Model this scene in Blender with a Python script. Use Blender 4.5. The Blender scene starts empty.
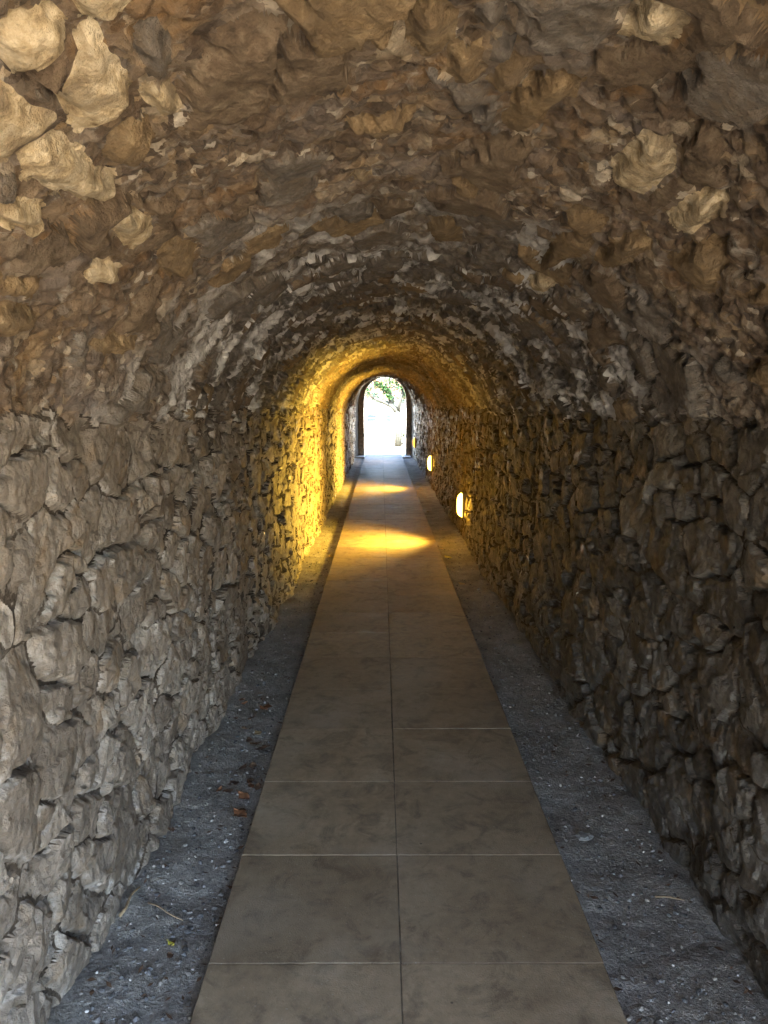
import bpy, math, random
import numpy as np
from mathutils import Vector

rad = math.radians
random.seed(7)
rng = np.random.default_rng(11)
SC = bpy.context.scene
COL = SC.collection

# ------------------------------------------------------------------ camera, sky, sun, exposure
EYE = 1.70
F_PX = 775.0
PITCH = math.atan(108.0 / F_PX)
YAW = math.atan(3.0 / F_PX)
cam_d = bpy.data.cameras.new('camera')
cam = bpy.data.objects.new('camera', cam_d)
COL.objects.link(cam)
cam.location = (0, 0, EYE)
cam.rotation_euler = (rad(90) - PITCH, 0, -YAW)
cam_d.sensor_fit = 'VERTICAL'
cam_d.sensor_height = 36
cam_d.lens = F_PX / 1024 * 36
cam_d.clip_start = 0.05
cam_d.clip_end = 2000
SC.camera = cam

SUN_AZ, SUN_EL = 180.0, 56.0        # straight behind the camera
world = bpy.data.worlds.new('World')
SC.world = world
world.use_nodes = True
wn = world.node_tree.nodes
sky = wn.new('ShaderNodeTexSky')
sky.sky_type = 'NISHITA'
sky.sun_disc = False
sky.sun_elevation = rad(SUN_EL)
sky.sun_rotation = rad(SUN_AZ)
wn['Background'].inputs['Strength'].default_value = 0.13
world.node_tree.links.new(sky.outputs[0], wn['Background'].inputs[0])
sun_d = bpy.data.lights.new('sun', 'SUN')
sun_d.energy = 5.0
sun_d.angle = rad(0.5)
sun_d.color = (1.0, 0.93, 0.82)
sun = bpy.data.objects.new('sun', sun_d)
COL.objects.link(sun)
sdir = Vector((math.sin(rad(SUN_AZ)) * math.cos(rad(SUN_EL)), math.cos(rad(SUN_AZ)) * math.cos(rad(SUN_EL)), math.sin(rad(SUN_EL))))
sun.rotation_euler = sdir.to_track_quat('Z', 'Y').to_euler()
sun.location = (0, -20, 30)
vs = SC.view_settings
vs.view_transform = 'Standard'
vs.look = 'None'
vs.gamma = 1.0
vs.use_curve_mapping = False
vs.exposure = 4.88
SC.cycles.max_bounces = 7
SC.cycles.diffuse_bounces = 2

# ------------------------------------------------------------------ small helpers
def tag(o, label=None, cat=None, group=None, kind=None):
    if label: o['label'] = label
    if cat: o['category'] = cat
    if group: o['group'] = group
    if kind: o['kind'] = kind
    return o

def empty(name, loc, parent=None):
    o = bpy.data.objects.new(name, None)
    COL.objects.link(o)
    o.location = loc
    o.empty_display_size = 0.1
    o.parent = parent
    return o

def place(name, me, mat=None, parent=None, loc=(0, 0, 0), rot=(0, 0, 0)):
    """link a mesh; loc is in world space (parents are unrotated)"""
    if mat is not None and len(me.materials) == 0:
        me.materials.append(mat)
    o = bpy.data.objects.new(name, me)
    COL.objects.link(o)
    o.parent = parent
    off = Vector((0, 0, 0))
    p = parent
    while p is not None:
        off += p.location
        p = p.parent
    o.location = Vector(loc) - off
    o.rotation_euler = rot
    return o

def np_mesh(name, co, faces, smooth=True, attrs=None):
    me = bpy.data.meshes.new(name)
    n, (m, k) = len(co), faces.shape
    me.vertices.add(n)
    me.vertices.foreach_set('co', np.ascontiguousarray(co, np.float32).ravel())
    me.loops.add(m * k)
    me.loops.foreach_set('vertex_index', np.ascontiguousarray(faces, np.int32).ravel())
    me.polygons.add(m)
    me.polygons.foreach_set('loop_start', np.arange(0, m * k, k, dtype=np.int32))
    me.polygons.foreach_set('loop_total', np.full(m, k, np.int32))
    me.polygons.foreach_set('use_smooth', np.full(m, smooth))
    for an, v in (attrs or {}).items():
        a = me.attributes.new(an, 'FLOAT', 'POINT')
        a.data.foreach_set('value', np.ascontiguousarray(v, np.float32))
    me.update()
    return me

def py_mesh(name, verts, faces, smooth=False):
    me = bpy.data.meshes.new(name)
    me.from_pydata([tuple(v) for v in verts], [], faces)
    me.update()
    if smooth:
        me.polygons.foreach_set('use_smooth', [True] * len(me.polygons))
    return me

# ------------------------------------------------------------------ numpy noise
def hsh(i, j, s=0):
    i = np.asarray(i).astype(np.int64); j = np.asarray(j).astype(np.int64)
    n = (i * 374761393 + j * 668265263 + s * 1274126177) & 0xFFFFFFFF
    n = ((n ^ (n >> 13)) * 1274126177) & 0xFFFFFFFF
    n = ((n ^ (n >> 16)) * 2246822519) & 0xFFFFFFFF
    n = n ^ (n >> 15)
    return (n & 0xFFFFFF) / float(0x1000000)

def perlin(x, y, s=0):
    xi = np.floor(x); yi = np.floor(y)
    xf = x - xi; yf = y - yi
    def g(di, dj):
        a = hsh(xi + di, yi + dj, s) * (2 * math.pi)
        return np.cos(a) * (xf - di) + np.sin(a) * (yf - dj)
    u = xf * xf * xf * (xf * (xf * 6 - 15) + 10)
    v = yf * yf * yf * (yf * (yf * 6 - 15) + 10)
    a = g(0, 0) * (1 - u) + g(1, 0) * u
    b = g(0, 1) * (1 - u) + g(1, 1) * u
    return (a * (1 - v) + b * v) * 1.5

def fbm(x, y, octs=3, s=0, gain=0.5, lac=2.13):
    t = 0; a = 1.0
    for k in range(octs):
        t = t + a * perlin(x, y, s + k * 17)
        x = x * lac + 3.7; y = y * lac - 1.9; a *= gain
    return t

def ridged(x, y, octs=3, s=0):
    t = 0; a = 1.0
    for k in range(octs):
        t = t + a * (1 - 2.2 * np.abs(perlin(x, y, s + k * 13)))
        x = x * 2.07 + 5.1; y = y * 2.07 - 2.2; a *= 0.5
    return t

def sstep(a, b, x):
    t = np.clip((x - a) / (b - a), 0, 1)
    return t * t * (3 - 2 * t)

def voronoi(x, y, ax, ay, seed, drop=0.22, jit=0.85, p=2.5, wv=0.25):
    """cells on a jittered brick lattice; returns id, half gap to the next stone in metres, local offsets"""
    gx = x / ax; gy = y / ay
    j0 = np.floor(gy).astype(np.int64)
    f1 = np.full(x.shape, 1e9); f2 = np.full(x.shape, 1e9)
    cid = np.zeros(x.shape, np.int64); ox = np.zeros(x.shape); oy = np.zeros(x.shape)
    for dj in range(-2, 3):
        j = j0 + dj
        shift = 0.5 * (j & 1)
        i0 = np.floor(gx - shift).astype(np.int64)
        for di in range(-2, 3):
            i = i0 + di
            keep = hsh(i, j, seed + 5) > drop
            sx = i + 0.5 + shift + (hsh(i, j, seed) - 0.5) * jit
            sy = j + 0.5 + (hsh(i, j, seed + 1) - 0.5) * jit
            w = 1 + (hsh(i, j, seed + 2) - 0.5) * 2 * wv
            ddx = gx - sx; ddy = gy - sy
            d = (np.abs(ddx) ** p + np.abs(ddy) ** p) ** (1 / p) / w
            d = np.where(keep, d, 1e8)
            closer = d < f1
            f2 = np.where(closer, f1, np.minimum(f2, d))
            f1 = np.where(closer, d, f1)
            cid = np.where(closer, (i + 4000) * 8000 + (j + 4000), cid)
            ox = np.where(closer, ddx * ax, ox); oy = np.where(closer, ddy * ay, oy)
    return cid, (f2 - f1) * 0.5 * min(ax, ay), ox, oy

# ------------------------------------------------------------------ materials
def mat(name):
    m = bpy.data.materials.new(name)
    m.use_nodes = True
    return m, m.node_tree.nodes, m.node_tree.links, m.node_tree.nodes['Principled BSDF']

class NT:
    """short hand for building node trees on world position"""
    def __init__(s, name, rough=0.85, spec=0.3):
        s.m, s.n, s.l, s.b = mat(name)
        s.b.inputs['Roughness'].default_value = rough
        s.b.inputs['Specular IOR Level'].default_value = spec
        s.pos = s.n.new('ShaderNodeNewGeometry').outputs['Position']
    def put(s, sock, v):
        if hasattr(v, 'is_linked') or isinstance(v, bpy.types.NodeSocket): s.l.new(v, sock)
        else: sock.default_value = v
    def noise(s, scale, detail=4, rough=0.55, dist=0.0, vec=None):
        t = s.n.new('ShaderNodeTexNoise')
        s.l.new(vec or s.pos, t.inputs['Vector'])
        t.inputs['Scale'].default_value = scale; t.inputs['Detail'].default_value = detail
        t.inputs['Roughness'].default_value = rough; t.inputs['Distortion'].default_value = dist
        return t.outputs['Fac']
    def voro(s, scale, out='Distance', vec=None, feature='F1'):
        t = s.n.new('ShaderNodeTexVoronoi'); t.feature = feature
        s.l.new(vec or s.pos, t.inputs['Vector']); t.inputs['Scale'].default_value = scale
        return t.outputs[out]
    def stretch(s, v):
        t = s.n.new('ShaderNodeVectorMath'); t.operation = 'MULTIPLY'
        s.l.new(s.pos, t.inputs[0]); t.inputs[1].default_value = v
        return t.outputs[0]
    def warp(s, scale, amount):
        t = s.n.new('ShaderNodeTexNoise'); s.l.new(s.pos, t.inputs['Vector'])
        t.inputs['Scale'].default_value = scale; t.inputs['Detail'].default_value = 4
        a = s.n.new('ShaderNodeVectorMath'); a.operation = 'MULTIPLY_ADD'
        s.l.new(t.outputs['Color'], a.inputs[0]); a.inputs[1].default_value = (amount,) * 3; s.l.new(s.pos, a.inputs[2])
        return a.outputs[0]
    def frag(s, scale, vec):
        c = s.voro(scale, 'Color', vec)
        q = s.n.new('ShaderNodeSeparateColor'); s.l.new(c, q.inputs[0])
        return q.outputs[0]
    def attr(s, name):
        t = s.n.new('ShaderNodeAttribute'); t.attribute_name = name
        return t.outputs['Fac']
    def objrand(s):
        return s.n.new('ShaderNodeObjectInfo').outputs['Random']
    def math(s, op, a, b=0.0, clamp=False):
        t = s.n.new('ShaderNodeMath'); t.operation = op; t.use_clamp = clamp
        s.put(t.inputs[0], a); s.put(t.inputs[1], b)
        return t.outputs[0]
    def rng(s, v, a, b, c=0.0, d=1.0):
        t = s.n.new('ShaderNodeMapRange'); s.put(t.inputs[0], v)
        for k, q in zip((1, 2, 3, 4), (a, b, c, d)): t.inputs[k].default_value = q
        return t.outputs[0]
    def ramp(s, v, stops):
        t = s.n.new('ShaderNodeValToRGB'); s.put(t.inputs[0], v)
        e = t.color_ramp.elements
        while len(e) < len(stops): e.new(0.5)
        for q, (p, c) in zip(e, stops):
            q.position = p; q.color = (*c, 1)
        return t.outputs[0]
    def mix(s, f, a, b, mode='MIX'):
        t = s.n.new('ShaderNodeMix'); t.data_type = 'RGBA'; t.blend_type = mode
        s.put(t.inputs[0], f)
        for k, q in ((6, a), (7, b)):
            s.put(t.inputs[k], (*q, 1) if isinstance(q, tuple) else q)
        return t.outputs[2]
    def bump(s, h, dist, strength=1.0, nrm=None):
        t = s.n.new('ShaderNodeBump'); s.l.new(h, t.inputs['Height'])
        t.inputs['Distance'].default_value = dist; t.inputs['Strength'].default_value = strength
        if nrm: s.l.new(nrm, t.inputs['Normal'])
        s.l.new(t.outputs[0], s.b.inputs['Normal'])
        return t.outputs[0]
    def color(s, c): s.put(s.b.inputs['Base Color'], (*c, 1) if isinstance(c, tuple) else c)
    def rough(s, v): s.put(s.b.inputs['Roughness'], v)

def wall_stone_mat(name, cols, smear=0.75):
    t = NT(name, 0.7, 0.55)
    r = t.attr('rnd')
    n1 = t.noise(7, 6, 0.62, 0.3)
    n2 = t.noise(38, 5, 0.65)
    v = t.math('ADD', t.math('MULTIPLY', r, 0.28), t.math('MULTIPLY', t.math('ADD', n1, n2), 0.5))
    c = t.ramp(v, [(0.25, cols[0]), (0.5, cols[1]), (0.72, cols[2]), (0.95, cols[3])])
    c = t.mix(t.math('MULTIPLY', t.rng(t.frag(26, t.warp(20, 0.06)), 0.55, 0.95), 0.3), c, cols[0])
    # ochre staining
    st = t.rng(t.noise(4.3, 5, 0.6, 0.6), 0.56, 0.7)
    c = t.mix(t.math('MULTIPLY', st, 0.55), c, (0.27, 0.165, 0.07))
    # lime smeared over the stones from the joints
    j = t.attr('joint')
    sm = t.rng(t.math('ADD', t.math('MULTIPLY', j, -0.22), t.noise(9, 6, 0.7, 0.4)), 0.46, 0.6)
    c = t.mix(t.math('MULTIPLY', sm, smear), c, (0.46, 0.43, 0.39))
    t.color(c)
    t.rough(t.rng(t.noise(16, 4), 0.3, 0.7, 0.26, 0.68))
    chip = t.math('MULTIPLY', t.voro(34, vec=None), -0.9)
    h = t.math('ADD', t.math('ADD', t.noise(90, 6, 0.72), chip), t.math('MULTIPLY', t.noise(26, 6, 0.7), 1.1))
    t.bump(h, 0.012, 1.0)
    return t.m

M = {}
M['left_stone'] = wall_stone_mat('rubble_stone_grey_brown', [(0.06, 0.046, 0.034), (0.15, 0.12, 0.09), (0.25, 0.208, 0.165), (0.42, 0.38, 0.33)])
M['right_stone'] = wall_stone_mat('rubble_stone_shaded', [(0.026, 0.021, 0.016), (0.06, 0.05, 0.038), (0.105, 0.09, 0.071), (0.23, 0.205, 0.17)], 0.3)  # same rubble as the left wall, darkened to paint in its shade

t = NT('lime_mortar', 0.9, 0.2)
c = t.ramp(t.math('ADD', t.math('MULTIPLY', t.noise(11, 6, 0.65), 0.6), t.math('MULTIPLY', t.noise(55, 4), 0.4)),
           [(0.3, (0.035, 0.026, 0.018)), (0.5, (0.085, 0.064, 0.043)), (0.64, (0.2, 0.17, 0.13)), (0.8, (0.38, 0.35, 0.3))])
t.color(c)
t.bump(t.noise(70, 6, 0.7), 0.02, 1.0)
M['mortar'] = t.m

t = NT('pale_pointing_mortar', 0.85, 0.3)
t.color(t.ramp(t.math('ADD', t.math('MULTIPLY', t.noise(6, 6, 0.65), 0.65), t.math('MULTIPLY', t.noise(55, 4), 0.35)),
           [(0.4, (0.03, 0.022, 0.015)), (0.52, (0.08, 0.06, 0.042)), (0.59, (0.26, 0.23, 0.195)), (0.75, (0.46, 0.44, 0.4))]))
t.bump(t.noise(70, 6, 0.7), 0.02, 1.0)
M['mortar_pale'] = t.m

t = NT('vault_rubble_mortar', 0.72, 0.4)
n1 = t.noise(6, 7, 0.66, 0.5); n2 = t.noise(31, 6, 0.68, 0.4)
v = t.math('ADD', t.math('MULTIPLY', n1, 0.55), t.math('MULTIPLY', n2, 0.45))
c = t.ramp(v, [(0.3, (0.04, 0.027, 0.018)), (0.43, (0.12, 0.08, 0.05)), (0.53, (0.2, 0.142, 0.094)), (0.63, (0.29, 0.225, 0.16)), (0.77, (0.46, 0.38, 0.28))])
wv = t.warp(24, 0.05)
f1 = t.frag(15, wv); f2 = t.frag(38, wv)
tones = [(0.0, (0.03, 0.021, 0.015)), (0.25, (0.075, 0.05, 0.032)), (0.48, (0.16, 0.11, 0.07)), (0.64, (0.22, 0.17, 0.118)), (0.76, (0.145, 0.127, 0.113)), (0.88, (0.25, 0.165, 0.08)), (0.95, (0.45, 0.37, 0.26)), (1.0, (0.62, 0.56, 0.46))]
c = t.mix(t.math('MULTIPLY', t.rng(t.noise(5, 4), 0.36, 0.5), 0.75), c, t.ramp(f1, tones))
c = t.mix(t.math('MULTIPLY', t.rng(t.noise(9, 4), 0.42, 0.55), 0.75), c, t.ramp(f2, tones))
c = t.mix(t.math('MULTIPLY', t.rng(t.noise(2.7, 5, 0.6, 0.7), 0.5, 0.68), 0.5), c, (0.235, 0.205, 0.19))
c = t.mix(t.math('MULTIPLY', t.rng(t.noise(3.6, 6, 0.65, 1.0), 0.56, 0.68), 0.6), c, (0.25, 0.135, 0.045))
c = t.mix(t.math('MULTIPLY', t.rng(t.noise(13, 6, 0.7, 0.8), 0.6, 0.68), 0.7), c, (0.4, 0.37, 0.32))
c = t.mix(t.math('MULTIPLY', t.rng(t.noise(17, 6, 0.7, 0.3), 0.36, 0.3), 0.6), c, (0.035, 0.03, 0.026))
# grey mid vault; lime flecks here also paint in the daylight sheen
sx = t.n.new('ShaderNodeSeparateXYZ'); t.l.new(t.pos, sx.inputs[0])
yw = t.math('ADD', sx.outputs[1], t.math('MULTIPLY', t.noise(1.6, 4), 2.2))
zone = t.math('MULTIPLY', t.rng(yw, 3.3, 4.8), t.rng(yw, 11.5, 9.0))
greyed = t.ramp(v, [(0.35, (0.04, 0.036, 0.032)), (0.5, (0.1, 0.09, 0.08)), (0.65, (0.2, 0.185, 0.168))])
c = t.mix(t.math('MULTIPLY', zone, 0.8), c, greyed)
lime_sheen = t.rng(t.noise(4.2, 6, 0.62, 0.7), 0.48, 0.58)
c = t.mix(t.math('MULTIPLY', t.math('MULTIPLY', lime_sheen, zone), 0.9), c, (0.7, 0.68, 0.65))
t.color(c)
t.rough(t.rng(t.noise(21, 4), 0.3, 0.7, 0.3, 0.75))
h = t.math('ADD', t.math('ADD', t.noise(70, 7, 0.74), t.math('MULTIPLY', t.voro(26), -1.0)), t.math('MULTIPLY', t.noise(21, 6, 0.7), 1.4))
t.bump(h, 0.015, 1.0)
M['vault_mortar'] = t.m

t = NT('vault_stone', 0.75, 0.35)
r = t.attr('rnd')
n = t.math('ADD', t.math('MULTIPLY', t.noise(9, 6, 0.65, 0.4), 0.5), t.math('MULTIPLY', t.noise(42, 5, 0.66), 0.5))
brown = t.ramp(n, [(0.33, (0.045, 0.031, 0.021)), (0.5, (0.135, 0.095, 0.06)), (0.66, (0.25, 0.195, 0.135))])
grey = t.ramp(n, [(0.33, (0.055, 0.048, 0.041)), (0.5, (0.14, 0.121, 0.102)), (0.67, (0.28, 0.25, 0.215))])
ochre = t.ramp(n, [(0.32, (0.1, 0.065, 0.032)), (0.5, (0.22, 0.15, 0.078)), (0.68, (0.38, 0.285, 0.165))])
pale = t.ramp(n, [(0.34, (0.22, 0.15, 0.08)), (0.46, (0.5, 0.39, 0.235)), (0.6, (0.68, 0.58, 0.41))])
c = t.mix(t.rng(r, 0.3, 0.32), brown, grey)
c = t.mix(t.rng(r, 0.68, 0.69), c, ochre)
c = t.mix(t.rng(r, 0.85, 0.87), c, pale)
c = t.mix(t.math('MULTIPLY', t.rng(t.frag(30, t.warp(24, 0.05)), 0.55, 0.6), 0.3), c, (0.1, 0.072, 0.045))
# soot and old mortar left on the faces
d = t.rng(t.noise(12, 6, 0.7, 0.6), 0.5, 0.64)
c = t.mix(t.math('MULTIPLY', d, 0.65), c, (0.15, 0.11, 0.07))
t.color(c)
h = t.math('ADD', t.noise(60, 6, 0.72), t.math('MULTIPLY', t.noise(20, 6, 0.66), 0.8))
t.bump(h, 0.02, 1.0)
M['vault_stone'] = t.m

t = NT('sandstone_paving', 0.7, 0.25)
n1 = t.noise(3.2, 6, 0.6, 0.3); n2 = t.noise(22, 6, 0.65)
v = t.math('ADD', t.math('MULTIPLY', n1, 0.6), t.math('MULTIPLY', n2, 0.4))
c = t.ramp(v, [(0.3, (0.13, 0.098, 0.063)), (0.5, (0.225, 0.175, 0.115)), (0.7, (0.32, 0.258, 0.175))])
c = t.mix(t.rng(t.objrand(), 0, 1, 0.0, 0.55), c, (0.115, 0.088, 0.058))
c = t.mix(t.math('MULTIPLY', t.rng(t.noise(7, 5, 0.7, 0.7), 0.5, 0.64), 0.6), c, (0.075, 0.057, 0.038))
c = t.mix(t.math('MULTIPLY', t.rng(t.noise(1.7, 5, 0.6, 0.4), 0.52, 0.66), 0.35), c, (0.3, 0.265, 0.21))
c = t.mix(t.math('MULTIPLY', t.rng(t.noise(34, 6, 0.75), 0.56, 0.66), 0.3), c, (0.06, 0.046, 0.032))
c = t.mix(t.math('MULTIPLY', t.rng(t.noise(110, 2), 0.66, 0.72), 0.35), c, (0.33, 0.31, 0.27))
sp = t.rng(t.voro(5.5), 0.035, 0.02)
c = t.mix(t.math('MULTIPLY', sp, 0.75), c, (0.03, 0.024, 0.02))
t.color(c)
t.rough(t.rng(n1, 0.3, 0.7, 0.5, 0.72))
t.bump(t.math('ADD', t.noise(160, 4, 0.7), t.math('MULTIPLY', n2, 0.7)), 0.003, 0.7)
M['slab'] = t.m

t = NT('pale_grout', 0.9, 0.2)
t.color(t.ramp(t.noise(9, 5, 0.65), [(0.4, (0.05, 0.042, 0.03)), (0.58, (0.12, 0.1, 0.075)), (0.75, (0.22, 0.19, 0.15))]))
M['grout'] = t.m

t = NT('dark_grit', 0.75, 0.4)
v = t.math('ADD', t.math('MULTIPLY', t.noise(5, 6, 0.65), 0.5), t.math('MULTIPLY', t.noise(75, 5, 0.7), 0.5))
c = t.ramp(v, [(0.33, (0.065, 0.06, 0.052)), (0.5, (0.21, 0.197, 0.175)), (0.7, (0.37, 0.348, 0.31))])
w = t.rng(t.voro(85), 0.16, 0.1)
w = t.math('MULTIPLY', w, t.rng(t.noise(45, 3), 0.55, 0.62))
c = t.mix(w, c, (0.5, 0.49, 0.47))
c = t.mix(t.math('MULTIPLY', t.rng(t.noise(2.3, 4), 0.52, 0.66), 0.4), c, (0.1, 0.077, 0.055))
t.color(c)
t.bump(t.math('ADD', t.noise(95, 5, 0.7), t.math('MULTIPLY', t.noise(28, 5, 0.65), 1.2)), 0.015, 1.0)
M['grit'] = t.m

t = NT('pebble_grey', 0.6, 0.4)
r = t.attr('rnd')
t.color(t.ramp(r, [(0.0, (0.035, 0.035, 0.036)), (0.6, (0.12, 0.12, 0.122)), (0.9, (0.26, 0.24, 0.21)), (0.96, (0.4, 0.38, 0.35)), (1.0, (0.6, 0.58, 0.55))]))
M['pebble'] = t.m

def plain(name, c, rough=0.6, spec=0.4, var=0.25, scale=12.0, bump=0.0):
    t = NT(name, rough, spec)
    n = t.noise(scale, 5, 0.6)
    t.color(t.ramp(n, [(0.3, tuple(q * (1 - var) for q in c)), (0.7, tuple(min(1, q * (1 + var)) for q in c))]))
    if bump: t.bump(t.noise(scale * 5, 5, 0.65), bump, 0.8)
    return t.m
M['lamp_metal'] = plain('lamp_housing_metal', (0.06, 0.055, 0.05), 0.45, 0.5)
M['leaf_rust'] = plain('dry_leaf_rust', (0.17, 0.075, 0.034), 0.7, 0.3, 0.4, 40)
M['leaf_brown'] = plain('dry_leaf_brown', (0.085, 0.05, 0.03), 0.7, 0.3, 0.4, 40)
M['leaf_tan'] = plain('dry_leaf_tan', (0.36, 0.26, 0.13), 0.7, 0.3, 0.3, 40)
M['leaf_yellow'] = plain('fallen_leaf_yellow', (0.45, 0.4, 0.06), 0.6, 0.3, 0.3, 40)
M['twig'] = plain('dry_twig', (0.25, 0.185, 0.11), 0.8, 0.2, 0.4, 60)
M['jamb'] = plain('brown_jamb_stone', (0.34, 0.27, 0.21), 0.85, 0.2, 0.45, 14, 0.02)
M['threshold'] = plain('threshold_stone', (0.32, 0.31, 0.29), 0.6, 0.3, 0.25, 9, 0.01)
M['flat_stone'] = plain('flat_stone_grey', (0.17, 0.17, 0.165), 0.7, 0.3, 0.25, 30, 0.004)
M['ground'] = plain('dry_earth', (0.33, 0.27, 0.19), 0.95, 0.1, 0.3, 3, 0.02)
M['hill'] = plain('hillside_scrub', (0.1, 0.095, 0.05), 0.95, 0.1, 0.5, 2, 0.05)
M['render'] = plain('white_render', (0.74, 0.73, 0.7), 0.9, 0.1, 0.05, 2, 0.004)
M['pane'] = plain('window_glass', (0.015, 0.022, 0.04), 0.12, 0.5, 0.2, 3)
M['frame'] = plain('window_frame_paint', (0.5, 0.52, 0.55), 0.5, 0.3, 0.1, 8)
M['roof'] = plain('roof_tile_clay', (0.3, 0.14, 0.08), 0.9, 0.2, 0.3, 6, 0.03)
M['bark'] = plain('tree_bark', (0.036, 0.04, 0.036), 0.9, 0.2, 0.4, 18, 0.03)
M['foliage_pale'] = plain('leaf_blue_green', (0.022, 0.046, 0.034), 0.6, 0.3, 0.4, 5)
M['foliage'] = plain('leaf_green', (0.02, 0.06, 0.012), 0.6, 0.3, 0.5, 5)
_b = M['foliage'].node_tree.nodes['Principled BSDF']
_b.inputs['Transmission Weight'].default_value = 0.0

def lamp_mat(strength):
    m, n, l, b = mat('lit_diffuser')
    b.inputs['Base Color'].default_value = (0.9, 0.8, 0.6, 1)
    b.inputs['Emission Color'].default_value = (1.0, 0.47, 0.035, 1)
    b.inputs['Emission Strength'].default_value = strength
    return m

# ------------------------------------------------------------------ camera maths (used to find where things stand on the walls)
_fw = np.array([math.sin(YAW) * math.cos(PITCH), math.cos(YAW) * math.cos(PITCH), -math.sin(PITCH)])
_rt = np.array([math.cos(YAW), -math.sin(YAW), 0.0])
_up = np.cross(_rt, _fw)
def project(P):
    Q = P - np.array([0, 0, EYE])
    d = Q @ _fw
    d = np.where(d > 0.05, d, 0.05)
    return np.stack([384 + F_PX * (Q @ _rt) / d, 512 - F_PX * (Q @ _up) / d], -1)
def ray(px, py):
    v = _fw * F_PX + _rt * (px - 384) - _up * (py - 512)
    return v / np.linalg.norm(v)

# ------------------------------------------------------------------ the tunnel lining: one relief, cut into stones
Z0, ZS = -0.14, 1.64                 # foot and springing of the side walls
Y_END = 24.7
LW = ZS - Z0                         # wall length in u
LV = 2.64                            # vault length in u
UT = 2 * LW + LV
def half(y):
    k = sstep(1.5, 8.0, y)
    return -0.905 + 0.07 * k, 1.115 - 0.07 * k      # left, right wall faces
def arc(y):
    """segmental vault: centre x, half span, radius, half angle, centre height"""
    xl, xr = half(y)
    xc = (xl + xr) / 2; rx = (xr - xl) / 2
    h = 0.74 + 0.18 * sstep(17.0, 24.0, y)
    R = (rx * rx + h * h) / (2 * h)
    th = np.arcsin(np.clip(rx / R, 0, 1))
    return xc, rx, R, th, ZS + h - R
def profile(u, y):
    """u along the section from the left foot over the crown to the right foot"""
    xl, xr = half(y)
    xc, rx, R, th, zc = arc(y)
    a = (np.clip((u - LW) / LV, 0, 1) * 2 - 1) * th
    inl = u < LW; inr = u > LW + LV
    x = np.where(inl, xl, np.where(inr, xr, xc + R * np.sin(a)))
    z = np.where(inl, Z0 + u, np.where(inr, Z0 + (UT - u), zc + R * np.cos(a)))
    nx = np.where(inl, 1.0, np.where(inr, -1.0, -np.sin(a)))
    nz = np.where(inl, 0.0, np.where(inr, 0.0, -np.cos(a)))
    return x, z, nx, nz

def vault_hit(px, py):
    """where the sight line through a photo point meets the vault: (u, y)"""
    d = ray(px, py)
    ts = np.linspace(0.3, 30, 6000)
    P = np.array([0, 0, EYE]) + ts[:, None] * d
    xc, rx, R, th, zc = arc(P[:, 1])
    out = np.where(P[:, 2] > ZS, np.hypot(P[:, 0] - xc, P[:, 2] - zc) > R - 0.035, np.abs(P[:, 0] - xc) > rx)
    k = int(np.argmax(out))
    a = math.atan2(P[k, 0] - xc[k], P[k, 2] - zc[k])
    return LW + (a / th[k] + 1) / 2 * LV, P[k, 1]

# grid: fine near the camera, coarser with distance
DU = 0.0067
nu = int(UT / DU) + 1
u1 = np.linspace(0, UT, nu)
DU_ = u1[1] - u1[0]
Y_F = 0.7
ys = [Y_F]
while ys[-1] < Y_END:
    ys.append(ys[-1] + max(0.006, min(0.0011 * ys[-1] ** 2, 0.045)))
ys = np.array(ys); ys = Y_F + (ys - Y_F) * (Y_END - Y_F) / (ys[-1] - Y_F)
nb = 80
U = np.repeat(u1[:, None], nb + len(ys), 1)
y_start = -4.4 + 4.5 * sstep(LW * 0.6, UT - LW * 0.6, u1)      # unseen entrance behind the camera, skew added to send daylight onto left wall
tb = np.linspace(0, 1, nb, endpoint=False)
Y = np.concatenate([y_start[:, None] * (1 - tb) + Y_F * tb, np.repeat(ys[None], nu, 0)], 1)
X, Z, NX, NZ = profile(U, Y)

jag = 0.07 * perlin(Y * 2.3, U * 0 + 3.3, 91) + 0.06 * perlin(Y * 6.1, U * 0 + 1.1, 92) + 0.02 * perlin(Y * 19.0, U * 0 + 5.1, 93)
wall_w = 1 - sstep(LW - 0.04, LW + 0.02, U + jag) * (1 - sstep(LW + LV - 0.02, LW + LV + 0.04, U - jag))   # 1 on walls, 0 on vault
is_vault = (U + jag > LW) & (U - jag < LW + LV)

# -- side walls
W1 = fbm(Y / 0.16, U / 0.16, 2, 21); W2 = fbm(Y / 0.16 + 40, U / 0.16, 2, 22)
w3 = perlin(Y / 0.035, U / 0.035, 23); w4 = perlin(Y / 0.035 + 9, U / 0.035, 24)
yy = Y + 0.028 * W1 + 0.006 * w3; uu = U + 0.024 * W2 + 0.006 * w4
cid, e, ox, oy = voronoi(yy, uu, 0.175, 0.13, 31, drop=0.34, wv=0.4, p=3.2)
def crand(s): return hsh(cid, cid >> 7, s)
pl = []
for k in range(3):
    an = crand(60 + k) * 6.283
    sl = 0.03 + 0.2 * crand(70 + k) ** 2
    pl.append(sl * (np.cos(an) * ox + np.sin(an) * oy) + 0.006 * crand(80 + k))
face = np.minimum(np.minimum(pl[0], pl[1]), pl[2])
fid, fe, fox, foy = voronoi(Y + 0.012 * w3 + 0.006 * W2, U + 0.012 * w4 + 0.006 * W1, 0.075, 0.06, 411, drop=0.3, wv=0.4, p=2.0)
def frand(s): return hsh(fid, fid >> 5, s)
facet = fox * (frand(4) - 0.5) * 0.55 + foy * (frand(6) - 0.5) * 0.55 + 0.009 * (frand(8) - 0.5)
rock = 0.006 * fbm(Y / 0.2, U / 0.2, 3, 41, 0.55) + 0.6 * facet 
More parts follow.
